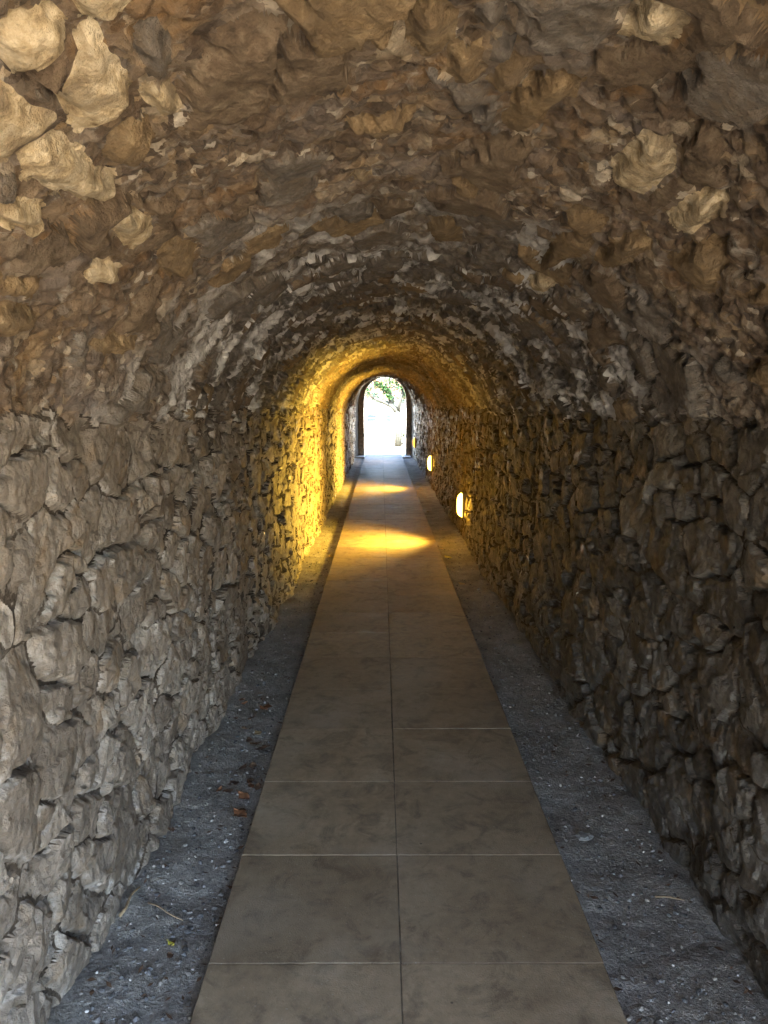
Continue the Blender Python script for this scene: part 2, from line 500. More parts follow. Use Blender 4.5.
open_j = sstep(-0.3, 0.3, fbm(Y / 0.25, U / 0.25, 2, 46)) * (0.62 + 0.38 * sstep(2.5, 5.5, Y) + 0.2 * (U > UT / 2) * (1 - sstep(2.5, 5.5, Y)))          # some joints raked out, others filled
E_B, E_T = 0.0035, 0.0120
dYc = np.gradient(Y, axis=1)
eu = np.gradient(e, axis=0) / DU_; ey = np.gradient(e, axis=1) / dYc
tgt = np.where((e > 0.001) & (e < 0.0078), E_B, np.where((e >= 0.0078) & (e < 0.0155), E_T, e))
k_s = (tgt - e) / np.maximum(eu ** 2 + ey ** 2, 0.4)
k_s = np.where(dYc < 0.03, k_s, 0) * wall_w
SU, SY = np.clip(k_s * eu, -0.005, 0.005), np.clip(k_s * ey, -0.006, 0.006)
e = np.where(dYc < 0.03, tgt, e)
dome = sstep(E_B, E_T, e)
dome2 = np.sqrt(np.clip(e / 0.04, 0, 1))
hw = -(0.013 + 0.032 * open_j) * (1 - dome) + 0.004 * dome2 + (crand(50) - 0.5) * 0.022 * dome + face * dome + rock * (0.4 + 0.6 * dome)
hw = hw + 0.03 * fbm(Y / 1.1, U / 0.9, 2, 47)
# -- vault: rubble set in mortar
V1 = fbm(Y / 0.13, U / 0.13, 3, 121); V2 = fbm(Y / 0.13 + 40, U / 0.13, 3, 122)
vy = Y + 0.045 * V1 + 0.008 * w3; vu = U + 0.045 * V2 + 0.008 * w4
vid, ve, vox, voy = voronoi(vy, vu, 0.17, 0.14, 131, drop=0.3, wv=0.35)
def vrand(s): return hsh(vid, vid >> 7, s)
stone = vrand(5) < 0.42
sid, se, sox, soy = voronoi(Y + 0.012 * w3 + 0.01 * V2, U + 0.012 * w4 + 0.01 * V1, 0.062, 0.05, 141, drop=0.25, wv=0.4)
srand = hsh(sid, sid >> 5, 3)
chips = (0.016 * sstep(0, 0.012, se) + 0.02 * (srand - 0.5)) + sox * (hsh(sid, sid >> 5, 4) - 0.5) * 0.5 + soy * (hsh(sid, sid >> 5, 6) - 0.5) * 0.5
rough_v = 0.014 * fbm(Y / 0.22, U / 0.22, 2, 151, 0.5) + 0.5 * facet
vang = vrand(6) * 6.283
vface = (0.05 + 0.3 * vrand(7)) * (np.cos(vang) * vox + np.sin(vang) * voy)
hs = 0.004 + 0.014 * sstep(0, 0.012, ve) + 0.022 * (vrand(9) - 0.4) + 0.45 * vface * sstep(0, 0.03, ve) + 0.6 * rough_v
mid_rough = sstep(2.8, 4.5, Y) * (1 - sstep(9.0, 12.0, Y))
hm = rough_v * (0.75 + 1.1 * mid_rough) + chips * (0.6 + 0.4 * mid_rough) - 0.01
hv = np.where(stone, hm - 0.008 + (np.maximum(hs, hm - 0.004) - hm + 0.008) * sstep(0.007, 0.022, ve), hm - 0.008 * (1 - sstep(0.007, 0.022, ve)))
v_is_stone = stone & (hs >= hm - 0.004) & (ve > 0.005)
v_rnd = hsh(vid, vid >> 7, 12) * 0.74
v_id = vid.copy()
v_edge = ve.copy()

# the big stones one can tell apart on the vault, by their corners in the photograph
BIG = [  # rnd (colour class), polygon
    (0.95, [(82, 12), (100, -6), (132, -8), (142, 8), (128, 34), (110, 41), (84, 32)]),
    (0.93, [(16, 70), (30, 50), (62, 36), (79, 46), (70, 66), (42, 84), (24, 86)]),
    (0.95, [(72, 108), (90, 72), (104, 52), (116, 76), (134, 98), (118, 122), (92, 140), (78, 130)]),
    (0.97, [(-18, 112), (4, 98), (34, 118), (54, 128), (50, 148), (22, 166), (-14, 172)]),
    (0.99, [(34, 162), (56, 149), (78, 156), (100, 180), (124, 192), (118, 206), (100, 215), (70, 198), (36, 182)]),
    (0.7, [(116, 150), (128, 134), (152, 138), (154, 156), (138, 178), (120, 168)]),
    (0.94, [(154, 108), (162, 92), (172, 100), (183, 118), (174, 126), (160, 118)]),
    (0.92, [(120, 228), (134, 219), (156, 232), (158, 244), (144, 253), (126, 244)]),
    (0.75, [(170, 262), (180, 249), (197, 254), (198, 272), (182, 280), (170, 276)]),
    (0.9, [(2, 222), (20, 208), (40, 218), (58, 226), (52, 242), (24, 238)]),
    (0.8, [(2, 330), (14, 318), (44, 320), (62, 330), (44, 342), (14, 345)]),
    (0.72, [(106, 350), (118, 342), (140, 344), (136, 354), (116, 357)]),
    (0.92, [(205, -4), (226, -8), (240, 2), (228, 12), (208, 11)]),
    (0.98, [(620, 58), (632, 34), (650, 18), (672, 24), (676, 40), (660, 62), (640, 64)]),
    (0.78, [(504, 136), (512, 112), (532, 100), (552, 92), (570, 102), (566, 116), (546, 122), (534, 140), (516, 146)]),
    (0.76, [(492, 92), (504, 76), (522, 73), (534, 78), (520, 96), (500, 100)]),
    (0.9, [(606, 190), (616, 170), (640, 156), (662, 166), (654, 186), (638, 204), (620, 196)]),
    (0.9, [(664, 226), (680, 212), (700, 206), (709, 216), (696, 234), (672, 242)]),
    (0.7, [(664, 262), (690, 252), (714, 260), (712, 284), (702, 298), (678, 284)]),
    (0.74, [(564, 212), (580, 208), (602, 226), (596, 234), (576, 226)]),
    (0.73, [(540, 264), (560, 240), (588, 234), (586, 250), (566, 262), (546, 270)]),
    (0.72, [(594, 262), (610, 246), (636, 240), (644, 250), (622, 266), (602, 270)]),
    (0.71, [(428, 234), (444, 226), (456, 234), (458, 248), (436, 250)]),
    (0.82, [(736, 376), (752, 364), (780, 362), (790, 376), (764, 388), (744, 388)]),
    (0.8, [(744, 300), (760, 292), (776, 298), (770, 308), (752, 308)]),
    (0.79, [(750, 258), (764, 246), (784, 250), (780, 266), (760, 266)]),
    (0.9, [(528, 282), (540, 276), (552, 284), (544, 291), (532, 289)]),
    (0.86, [(354, 178), (364, 173), (370, 179), (362, 184)]),
    (0.88, [(100, 284), (112, 268), (128, 274), (124, 286), (108, 290)]),
    (0.83, [(410, 22), (430, 4), (450, 18), (446, 56), (426, 62), (412, 44)]),
    (0.5, [(478, 40), (484, 14), (500, 12), (500, 34), (488, 46)]),
    (0.75, [(452, 60), (474, 58), (480, 82), (460, 92), (450, 78)]),
    (0.4, [(150, 60), (164, 44), (176, 62), (172, 88), (158, 84)]),
]
by = Y + 0.010 * W1 + 0.008 * w3; bu = U + 0.010 * W2 + 0.008 * w4
SDF = np.full(U.shape, -1.0)
for k, (rv, poly) in enumerate(BIG):
    pts = np.array([vault_hit(*q) for q in poly])
    cu, cy = pts.mean(0)
    su = np.ptp(pts[:, 0]) + 0.1; sy = np.ptp(pts[:, 1]) + 0.1
    msk = (np.abs(U - cu) < su) & (np.abs(Y - cy) < sy)
    pu, py_ = bu[msk], by[msk]
    n = len(pts)
    dmin = np.full(pu.shape, 1e9); ins = np.zeros(pu.shape, bool)
    for q in range(n):
        a, b = pts[q], pts[(q + 1) % n]
        ab = b - a
        tt = np.clip(((pu - a[0]) * ab[0] + (py_ - a[1]) * ab[1]) / (ab @ ab), 0, 1)
        dmin = np.minimum(dmin, np.hypot(pu - a[0] - tt * ab[0], py_ - a[1] - tt * ab[1]))
        cr = ((a[0] > pu) != (b[0] > pu)) & (py_ < (b[1] - a[1]) * (pu - a[0]) / (b[0] - a[0] + 1e-12) + a[1])
        ins ^= cr
    sd = np.where(ins, dmin, -dmin)
    rr = rng.random(4)
    tilt = (rr[0] - 0.5) * 0.3 * (pu - cu) + (rr[1] - 0.5) * 0.3 * (py_ - cy)
    rv_ = rough_v[msk]
    # mortar hollow round the stone
    old = hv[msk]
    old = old + (np.minimum(old, 0.004) - 0.006 - old) * (1 - sstep(0.016, 0.05, -sd))
    own = sd > -0.0160
    SDF[msk] = np.maximum(SDF[msk], sd)
    rise = 0.5 * np.sqrt(np.clip(sd / 0.022, 0, 1)) + 0.5 * sstep(-0.004, 0.022, sd)
    hb = 0.012 + 0.006 * rr[2] + tilt + 0.45 * rv_ 
    low = np.minimum(hv[msk], 0.004) - 0.006
    hv[msk] = np.where(ins, low + (np.maximum(hb, low + 0.012) - low) * rise, old)
    tmp = v_is_stone[msk]; tmp = np.where(own, True, tmp & (sd < -0.024)); v_is_stone[msk] = tmp
    tmp = v_id[msk]; tmp[own] = 900000000 + k; v_id[msk] = tmp
    tmp = v_rnd[msk]; tmp[own] = rv; v_rnd[msk] = tmp
    tmp = v_edge[msk]; tmp[own] = np.maximum(sd[own], 0); v_edge[msk] = tmp
gsu = np.gradient(SDF, axis=0) / DU_; gsy = np.gradient(SDF, axis=1) / dYc
ksd = np.where((np.abs(SDF + 0.012) < 0.0042) & (dYc < 0.02), (-0.012 - SDF) / np.maximum(gsu ** 2 + gsy ** 2, 0.5), 0) * (1 - wall_w)
SU = SU + np.clip(ksd * gsu, -0.005, 0.005); SY = SY + np.clip(ksd * gsy, -0.005, 0.005)
hv = hv + 0.035 * fbm(Y / 0.9, U / 0.8, 2, 161) + 0.012      # the vault sits a little proud of the walls

bl = np.pad(hw, 1, mode='edge')
bl = (bl[:-2, 1:-1] + 2 * bl[1:-1, 1:-1] + bl[2:, 1:-1]) / 4
bl = np.pad(bl, 1, mode='edge'); bl = (bl[1:-1, :-2] + 2 * bl[1:-1, 1:-1] + bl[1:-1, 2:]) / 4
hw = np.where((e < 0.0115) & (Y < 8), bl, hw)
Hh = hw * wall_w + hv * (1 - wall_w)
X, Z, NX, NZ = profile(U + SU, Y + SY)
PX_ = X + NX * Hh; PZ_ = Z + NZ * Hh
# small in-plane raggedness along the tunnel
PY_ = Y + SY + 0.004 * w3 * np.clip(Y, 0.2, 1)
CO = np.stack([PX_, PY_, PZ_], -1).reshape(-1, 3)
ID = np.where(is_vault, v_id + 2_000_000_000, cid + np.where(U > UT / 2, 500_000_000_0, 0))
ISS = np.where(is_vault, v_is_stone, e > 0.0025)
RND = np.where(is_vault, v_rnd, crand(33)).ravel()
JOINT = np.clip(np.where(is_vault, v_edge, e) / 0.03, 0, 1).ravel()
nr, nc = U.shape
r_, c_ = np.meshgrid(np.arange(nr - 1), np.arange(nc - 1), indexing='ij')
i00 = (r_ * nc + c_)
FACES = np.stack([i00, i00 + nc, i00 + nc + 1, i00 + 1], -1).reshape(-1, 4)
f_vault = is_vault[:-1, :-1].ravel()
f_right = (U[:-1, :-1] > UT / 2).ravel()
f_id = ID[:-1, :-1].ravel()
f_stone = (ISS[:-1, :-1] & ISS[1:, :-1] & ISS[:-1, 1:] & ISS[1:, 1:]
           & (ID[:-1, :-1] == ID[1:, :-1]) & (ID[:-1, :-1] == ID[:-1, 1:]) & (ID[:-1, :-1] == ID[1:, 1:])).ravel()
# connected pieces of each stone, by label propagation over the grid
fs2 = f_stone.reshape(nr - 1, nc - 1); id2 = f_id.reshape(nr - 1, nc - 1); fv2 = f_vault.reshape(nr - 1, nc - 1)
okv = fs2[1:] & fs2[:-1] & (id2[1:] == id2[:-1]) & (fv2[1:] == fv2[:-1])
okh = fs2[:, 1:] & fs2[:, :-1] & (id2[:, 1:] == id2[:, :-1]) & (fv2[:, 1:] == fv2[:, :-1])
Lb = np.arange(f_stone.size).reshape(nr - 1, nc - 1)
for _ in range(60):
    old = Lb.copy()
    m_ = np.minimum(Lb[1:], Lb[:-1]); Lb[1:] = np.where(okv, m_, Lb[1:]); Lb[:-1] = np.where(okv, np.minimum(Lb[1:], Lb[:-1]), Lb[:-1])
    m_ = np.minimum(Lb[:, 1:], Lb[:, :-1]); Lb[:, 1:] = np.where(okh, m_, Lb[:, 1:]); Lb[:, :-1] = np.where(okh, np.minimum(Lb[:, 1:], Lb[:, :-1]), Lb[:, :-1])
    Lb = Lb.ravel()[Lb]
    if (Lb == old).all(): break
f_id = Lb.ravel()
pp = project(CO)
q0, q1, q2, q3 = (pp[FACES[:, k]] for k in range(4))
area = 0.5 * np.abs((q2 - q0)[:, 0] * (q3 - q1)[:, 1] - (q2 - q0)[:, 1] * (q3 - q1)[:, 0])
mid = (q0 + q2) / 2
ymid = CO[FACES[:, 0], 1]
infr = (mid[:, 0] > 0) & (mid[:, 0] < 768) & (mid[:, 1] > 0) & (mid[:, 1] < 1024) & (ymid > 1.0)
area = np.where(infr, area, 0)

def sheet(name, fidx, material, parent, center=False, kind=None, rnd=None):
    f = FACES[fidx]
    uq, inv = np.unique(f, return_inverse=True)
    co = CO[uq]
    o0 = co.mean(0) if center else np.array(parent.location)
    me = np_mesh(name, co - o0, inv.reshape(f.shape), True, {'rnd': RND[uq] if rnd is None else np.full(len(uq), rnd), 'joint': JOINT[uq]})
    o = place(name, me, material, parent, tuple(o0))
    if kind: o['kind'] = kind
    return o

def lining(root, sel, stone_mat, mortar_mat, mortar_name, rest_name, limit=290):
    idx = np.nonzero(sel)[0]
    st = idx[f_stone[idx]]
    sheet(mortar_name, idx[~f_stone[idx]], mortar_mat, root)
    ids, inv = np.unique(f_id[st], return_inverse=True)
    tot = np.bincount(inv, weights=area[st])
    order = np.argsort(-tot)
    big = [k for k in order[:limit] if tot[k] > 40]
    srt = np.argsort(inv, kind='stable')
    bounds = np.searchsorted(inv[srt], np.arange(len(ids) + 1))
    used = np.zeros(len(ids), bool)
    for k in big:
        used[k] = True
        fs = st[srt[bounds[k]:bounds[k + 1]]]
        sheet('stone', fs, stone_mat, root, True, None, float(RND[FACES[fs[0], 0]]))
    rest = st[~used[inv]]
    sheet(rest_name, rest, stone_mat, root, False, 'stuff')
    return len(big)

lw = empty('tunnel_wall', (-0.9, 2.0, 0))
tag(lw, 'brighter grey-brown rubble stone wall on the left of the path', 'wall', 'side walls of the tunnel')
rw = empty('tunnel_wall', (1.1, 2.0, 0))
tag(rw, 'shaded rubble stone wall carrying the lit lamps, right of the path', 'wall', 'side walls of the tunnel')
vt = empty('tunnel_vault', (0.1, 2.0, ZS))
tag(vt, 'rough brown barrel vault of rubble and mortar with pale stones overhead', 'vault')
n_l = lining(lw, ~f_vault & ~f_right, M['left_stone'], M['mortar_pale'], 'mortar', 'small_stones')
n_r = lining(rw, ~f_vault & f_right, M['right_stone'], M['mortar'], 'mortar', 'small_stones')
n_v = lining(vt, f_vault, M['vault_stone'], M['vault_mortar'], 'mortar', 'small_stones')
print('stones', n_l, n_r, n_v, 'faces', len(FACES))

# ------------------------------------------------------------------ ground outside, hillside over the tunnel
GZ = -0.035
def grid_mesh(name, xs, ysv, zf, attrs=None):
    gx, gy = np.meshgrid(xs, ysv, indexing='ij')
    gz = zf(gx, gy)
    a, b = gx.shape
    r, c = np.meshgrid(np.arange(a - 1), np.arange(b - 1), indexing='ij')
    i = r * b + c
    f = np.stack([i, i + b, i + b + 1, i + 1], -1).reshape(-1, 4)
    return np_mesh(name, np.stack([gx, gy, gz], -1).reshape(-1, 3), f)
gs = np.concatenate([np.linspace(-900, -40, 12), np.linspace(-30, 30, 41), np.linspace(40, 900, 12)])
gy = np.concatenate([np.linspace(-900, -40, 12), np.linspace(-30, 90, 81), np.linspace(110, 900, 10)])
me = grid_mesh('ground', gs, gy, lambda x, y: -0.16 + 0.03 * perlin(x / 3, y / 3, 5) + 0.10 * sstep(25.5, 28, y) * (np.abs(x) < 30))
tag(place('ground', me, M['ground']), kind='structure')

# earth mass over the tunnel (its two ends are cut around the tunnel mouth)
def hill():
    ks = np.linspace(0, UT, 41)
    V, Fc = [], []
    def ring(front):
        rows = []
        for u in ks:
            y = (-4.4 + 4.5 * float(sstep(LW * 0.6, UT - LW * 0.6, np.array(u)))) if front else Y_END + 1.5
            x, z, nx, nz = profile(np.array(u), np.array(max(y, 0.0)))
            dx, dz = -float(nx), -float(nz)
            L = len(V)
            V.append((float(x) + dx * 0.07, y, float(z) + dz * 0.07)); V.append((float(x) + dx * 0.6, y, float(z) + dz * 0.6))
            far = 9.0
            tz = 4.6 if abs(dz) > 0.05 else min(4.6, float(z))
            ox_, oz_ = float(x) + dx * far, float(z) + (4.0 * dz if dz else 0)
            V.append((ox_, y, oz_))
            rows.append(L)
        for a, b in zip(rows, rows[1:]):
            for q in range(2):
                Fc.append((a + q, b + q, b + q + 1, a + q + 1))
        return rows
    A = ring(True); B = ring(False)
    for k in range(len(ks) - 1):
        Fc.append((A[k] + 2, A[k + 1] + 2, B[k + 1] + 2, B[k] + 2))
    return py_mesh('hillside', V, Fc)
tag(place('hillside', hill(), M['hill']), kind='structure')

# ------------------------------------------------------------------ path of paired slabs, grit strips on both sides
PXL, PXC, PXR = -0.53, 0.06, 0.684
SL = 0.578
Y_P0, Y_P1 = -4.4, 26.2
def slab_mesh(w, l, t=0.05, b=0.0018):
    x0, x1, y0, y1 = -w / 2, w / 2, -l / 2, l / 2
    V = [(x0, y0, -t), (x1, y0, -t), (x1, y1, -t), (x0, y1, -t),
         (x0, y0, -b), (x1, y0, -b), (x1, y1, -b), (x0, y1, -b),
         (x0 + b, y0 + b, 0), (x1 - b, y0 + b, 0), (x1 - b, y1 - b, 0), (x0 + b, y1 - b, 0)]
    Fc = [(3, 2, 1, 0), (8, 9, 10, 11)]
    for a, b_ in ((0, 4), (4, 8)):
        for k in range(4):
            Fc.append((a + k, a + (k + 1) % 4, b_ + (k + 1) % 4, b_ + k))
    return py_mesh('paving_slab', V, Fc)
me = grid_mesh('path', np.array([PXL + 0.004, PXC, PXR - 0.004]), np.array([Y_P0, 10.0, Y_P1]), lambda x, y: x * 0 - 0.0045)
path = place('path', me, M['grout'])
tag(path, kind='structure')
gap = 0.0035
mL = slab_mesh(PXC - PXL - gap / 2, SL - gap); mR = slab_mesh(PXR - PXC - gap / 2, SL - gap)
for m_ in (mL, mR): m_.materials.append(M['slab'])
k0 = 2.165 - SL / 2 - 11 * SL
k = 0
while k0 + k * SL < 26.1:
    yc = k0 + k * SL
    for me, xc in ((mL, (PXL + PXC) / 2 - gap / 4), (mR, (PXR + PXC) / 2 + gap / 4)):
        o = bpy.data.objects.new('paving_slab', me)
        COL.objects.link(o)
        o.parent = path
        o.location = (xc + random.uniform(-0.0012, 0.0012), yc + random.uniform(-0.001, 0.001), random.uniform(-0.0008, 0.001))
        o.rotation_euler = (random.uniform(-0.0014, 0.0014), random.uniform(-0.0014, 0.0014), random.uniform(-0.0012, 0.0012))
    k += 1

def grit_z(x, y):
    n = 0.009 * fbm(x / 0.25, y / 0.25, 3, 201) + 0.004 * fbm(x / 0.045, y / 0.045, 3, 207)
    edge = np.minimum(np.abs(x - PXL), np.abs(x - PXR))
    return GZ + n * 1.0 + 0.02 * sstep(0.1, 0.4, edge)
gy1 = [1.4]
while gy1[-1] < 25.0: gy1.append(gy1[-1] + max(0.010, 0.006 * gy1[-1]))
gy1 = np.concatenate([np.linspace(-5.1, 1.35, 40), np.array(gy1)])
for (xa, xb) in ((-1.02, PXL + 0.01), (PXR - 0.01, 1.22)):
    me = grid_mesh('grit_strip', np.linspace(xa, xb, 46), gy1, grit_z)
    tag(place('grit_strip', me, M['grit']), kind='structure')

# loose pebbles and crumbs
def pebbles():
    ico = [(0, 0, 1), (0.894, 0, 0.447), (0.276, 0.851, 0.447), (-0.724, 0.526, 0.447), (-0.724, -0.526, 0.447), (0.276, -0.851, 0.447),
           (0.724, 0.526, -0.447), (-0.276, 0.851, -0.447), (-0.894, 0, -0.447), (-0.276, -0.851, -0.447), (0.724, -0.526, -0.447), (0, 0, -1)]
    tri = [(0, 1, 2), (0, 2, 3), (0, 3, 4), (0, 4, 5), (0, 5, 1), (1, 6, 2), (2, 7, 3), (3, 8, 4), (4, 9, 5), (5, 10, 1),
           (6, 7, 2), (7, 8, 3), (8, 9, 4), (9, 10, 5), (10, 6, 1), (11, 7, 6), (11, 8, 7), (11, 9, 8), (11, 10, 9), (11, 6, 10)]
    ico = np.array(ico); tri = np.array(tri)
    N = 9000
    d = 1.5 * np.exp(rng.random(N) * math.log(12 / 1.5))
    side = rng.random(N) < 0.5
    xl, xr = half(d)
    tt = rng.random(N)
    x = np.where(side, xl + 0.02 + tt * (PXL - xl - 0.03), PXR + 0.01 + tt * (xr - PXR - 0.03))
    z = grit_z(x, d)
    s = 0.0018 + 0.008 * rng.random(N) ** 6
    rn = rng.random(N)
    s = np.where(rn > 0.9, s * 0.75, s)
    sc = (0.6 + 0.8 * rng.random((N, 12, 1))) * s[:, None, None]
    fl = np.array([1, 1, 0.65]) * (0.7 + 0.6 * rng.random((N, 1, 3)))
    co = ico[None] * sc * fl + np.stack([x, d, z + s * 0.3], -1)[:, None]
    f = tri[None] + 12 * np.arange(N)[:, None, None]
    me = np_mesh('pebbles', co.reshape(-1, 3), f.reshape(-1, 3), False, {'rnd': np.repeat(rn, 12)})
    tag(place('pebbles', me, M['pebble']), 'tiny grey and white pebbles strewn on the grit strips', 'pebbles', kind='stuff')
pebbles()

# ------------------------------------------------------------------ wall lamps
def wall_lamp(y, z, strength, glow, label):
    xw = float(half(np.array(y))[1]) - 0.015
    root = empty('wall_lamp', (xw, y, z))
    tag(root, label, 'lamp', 'lamps low on the right wall')
    hgt, w, dpt = 0.29, 0.09, 0.025
    ang = rad(5)            # face turned towards the entrance
    nrm = Vector((-math.cos(ang), -math.sin(ang), 0)); tan = Vector((-math.sin(ang), math.cos(ang), 0))
    # housing: wedge-shaped back box with a thin rim
    base = [Vector((0.06, -0.13, 0)), Vector((0.06, 0.12, 0))]
    fa = nrm * dpt + tan * (-w / 2 - 0.012); fb = nrm * dpt + tan * (w / 2 + 0.012)
    ring = [base[0], fa, fb, base[1]]
    V = [(p.x, p.y, s * (hgt / 2 + 0.015)) for s in (-1, 1) for p in ring]
    Fc = [(3, 2, 1, 0), (4, 5, 6, 7)] + [(k, (k + 1) % 4, 4 + (k + 1) % 4, 4 + k) for k in range(4)]
    place('housing', py_mesh('housing', V, Fc), M['lamp_metal'], root, root.location)
    # frosted pill-shaped bowl
    V, Fc = [], []
    nw, nh = 6, 14
    for i in range(nw + 1):
        for j in range(nh + 1):
            sx_, sz_ = i / nw * 2 - 1, j / nh * 2 - 1
            pr = 0.055 * (max(0.0, 1 - sx_ ** 2) ** 0.5) * (max(0.0, 1 - abs(sz_) ** 3) ** 0.5)
            p = nrm * (dpt + 0.002 + pr) + tan * (sx_ * w / 2)
            V.append((p.x, p.y, sz_ * hgt / 2))
    for i in range(nw):
        for j in range(nh):
            k_ = i * (nh + 1) + j
            Fc.append((k_, k_ + 1, k_ + nh + 2, k_ + nh + 1))
    place('diffuser', py_mesh('diffuser', V, Fc, True), lamp_mat(glow), root, root.location)
    ld = bpy.data.lights.new('lamp_beam', 'SPOT')
    ld.energy = strength
    ld.color = (1.0, 0.59, 0.07)
    ld.spot_size = rad(136); ld.spot_blend = 1.0
    ld.shadow_soft_size = 0.08
    lo = bpy.data.objects.new('lamp_beam', ld)
    COL.objects.link(lo)
    lo.parent = root
    lo.location = nrm * (dpt + 0.11)
    lo.rotation_euler = Vector((-1.0, -0.04, 0.16)).to_track_quat('-Z', 'Y').to_euler()
    return root
LAMP = 58.0
wall_lamp(9.6, 0.45, LAMP, 3.0, 'nearest and largest glowing lamp low on the dark right wall')
wall_lamp(15.7, 0.51, LAMP, 3.0, 'middle glowing lamp on the right wall, smaller than the nearest')
wall_lamp(23.2, 0.56, LAMP * 0.1, 0.1, 'faintest, smallest lamp on the right wall just before the bright exit')

# ------------------------------------------------------------------ exit portal
YP = 25.9
def portal():
    root = empty('exit_arch', (0.135, YP, -0.02))
    tag(root, 'brown stone arch framing the bright opening at the far end', 'arch')
    xl, xr = -0.555, 0.825
    xc, r = (xl + xr) / 2, (xr - xl) / 2
    zs = 1.86
    t, dep = 0.19, 0.34
    core_v, core_f = [], []
    def block(poly, name='stone'):
        kc = len(core_v); pc = np.mean(poly, 0)
        for sy in (-0.1, 0.12):
            for p in poly:
                core_v.append((pc[0] + (p[0] - pc[0]) * 0.9 - root.location.x, sy, p[1] - root.location.z))
        core_f.extend([(kc, kc + 1, kc + 2, kc + 3), (kc + 7, kc + 6, kc + 5, kc + 4)] + [(kc + q, kc + 4 + q, kc + 4 + (q + 1) % 4, kc + (q + 1) % 4) for q in range(4)])
        # poly: four (x, z) corners; a stone with slightly worn corners
        c = np.mean(poly, 0)
        j = [(c[0] + (p[0] - c[0]) * random.uniform(0.975, 0.992), c[1] + (p[1] - c[1]) * random.uniform(0.975, 0.992)) for p in poly]
        dy = random.uniform(-0.02, 0.02)
        V = []
        for sy, s in ((-dep / 2 + dy, 0.93), (-dep / 2 + 0.02 + dy, 1.0), (dep / 2 + dy, 1.0)):
            for p in j:
                V.append((c[0] + (p[0] - c[0]) * s, sy, c[1] + (p[1] - c[1]) * s))
        Fc = [(0, 1, 2, 3), (11, 10, 9, 8)]
        for a in (0, 4):
            for k in range(4): Fc.append((a + k, a + 4 + k, a + 4 + (k + 1) % 4, a + (k + 1) % 4))
        V = [(v[0] - c[0], v[1], v[2] - c[1]) for v in V]
        place(name, py_mesh(name, V, Fc), M['jamb'], root, (c[0], YP, c[1]))
    for s, x0 in ((-1, xl), (1, xr)):
        z = -0.03
        while z < zs - 0.02:
            h = min(random.uniform(0.12, 0.2), zs - z)
            if zs - z - h < 0.07: h = zs - z
            xo = x0 + s * (t + random.uniform(-0.015, 0.015))
            q = [(x0, z), (xo, z), (xo, z + h), (x0, z + h)]
            block(q if s > 0 else q[::-1])
            z += h
    n = 15
    for k in range(n):
        a0, a1 = math.pi * k / n, math.pi * (k + 1) / n
        ro = r + t
        q = [(xc + r * math.cos(a0), zs + r * math.sin(a0) * 1.04), (xc + ro * math.cos(a0), zs + ro * math.sin(a0) * 1.04),
             (xc + ro * math.cos(a1), zs + ro * math.sin(a1) * 1.04), (xc + r * math.cos(a1), zs + r * math.sin(a1) * 1.04)]
        block(q)
    place('core', py_mesh('core', core_v, core_f), M['jamb'], root, root.location)
    # pale splayed reveal between the tunnel end and the arch
    V, Fc = [], []
    ks = np.linspace(0, 1, 41)
    for q in ks:
        u = q * UT
        x, z, nx, nz = profile(np.array(u), np.array(Y_END))
        x, z, nx, nz = float(x), float(z), float(nx), float(nz)
        x, z = x + nx * -0.02, z + nz * -0.02
        ta = np.clip((u - LW) / LV, 0, 1) * math.pi
        if u < LW: xi, zi = xl - t + 0.02, z
        elif u > LW + LV: xi, zi = xr + t - 0.02, z
        else: xi, zi = xc - (r + t - 0.02) * math.cos(ta), ZS + (zs - ZS + (r + t) * 1.04 - 0.02) * math.sin(ta)
        wob = 0.012 * math.sin(u * 23) + 0.008 * math.sin(u * 51)
        V += [(x, Y_END - 0.12, z), ((x + xi) / 2 + nx * wob, (Y_END + YP) / 2, (z + zi) / 2 + nz * wob), (xi, YP + 0.03, zi), (xi - nx * 0.6, YP + 0.03, zi - nz * 0.6)]
    for k in range(len(ks) - 1):
        for q in range(3): Fc.append((4 * k + q, 4 * k + q + 1, 4 * k + q + 5, 4 * k + q + 4))
    V = [(v[0] - root.location.x, v[1] - root.location.y, v[2] - root.location.z) for v in V]
    place('reveal', py_mesh('reveal', V, Fc, True), M['mortar'], root, root.location)
    # threshold slabs at the foot of the arch on both sides of the path
    for xa, xb in ((-0.80, PXL - 0.004), (PXR + 0.004, 0.98)):
        m_ = slab_mesh(xb - xa, 1.15, 0.06, 0.008)
        place('threshold_stone', m_, M['threshold'], root, ((xa + xb) / 2, 25.45, 0.012))
    return root
portal()

# ------------------------------------------------------------------ leaves and twigs on the grit
def leaf_mesh(L, W, curl):
    V, Fc = [], []
    n = 7
    for i in range(n + 1):
        s = i / n
        w = W * 0.5 * (math.sin(math.pi * min(1, s * 0.96 + 0.02)) ** 1.3) * (1 + 0.18 * math.sin(i * 2.6))
        z = curl * (0.25 + (s - 0.45) ** 2 * 1.6) * L
        for sx in (-1, -0.45, 0, 0.45, 1):
            V.append((sx * w, (s - 0.5) * L, z + curl * abs(sx) ** 1.6 * W * 0.5 + 0.002 * math.sin(5 * s + 3 * sx)))
    for i in range(n):
        for k in range(4): Fc.append((5 * i + k, 5 * i + k + 1, 5 * i + k + 6, 5 * i + k + 5))
    # short stalk
    b = len(V)
    V += [(-0.0012, -L * 0.5, V[2][2]), (0.0012, -L * 0.5, V[2][2]), (0.003, -L * 0.68, V[2][2] + 0.004), (0.001, -L * 0.68, V[2][2] + 0.004)]
    Fc.append((b, b + 1, b + 2, b + 3))
    me = py_mesh('leaf', V, Fc, True)
    return me
def floor_at(px, py, z=GZ + 0.01):
    d = ray(px, py)
    k = (z - EYE) / d[2]
    return d * k + np.array([0, 0, EYE])
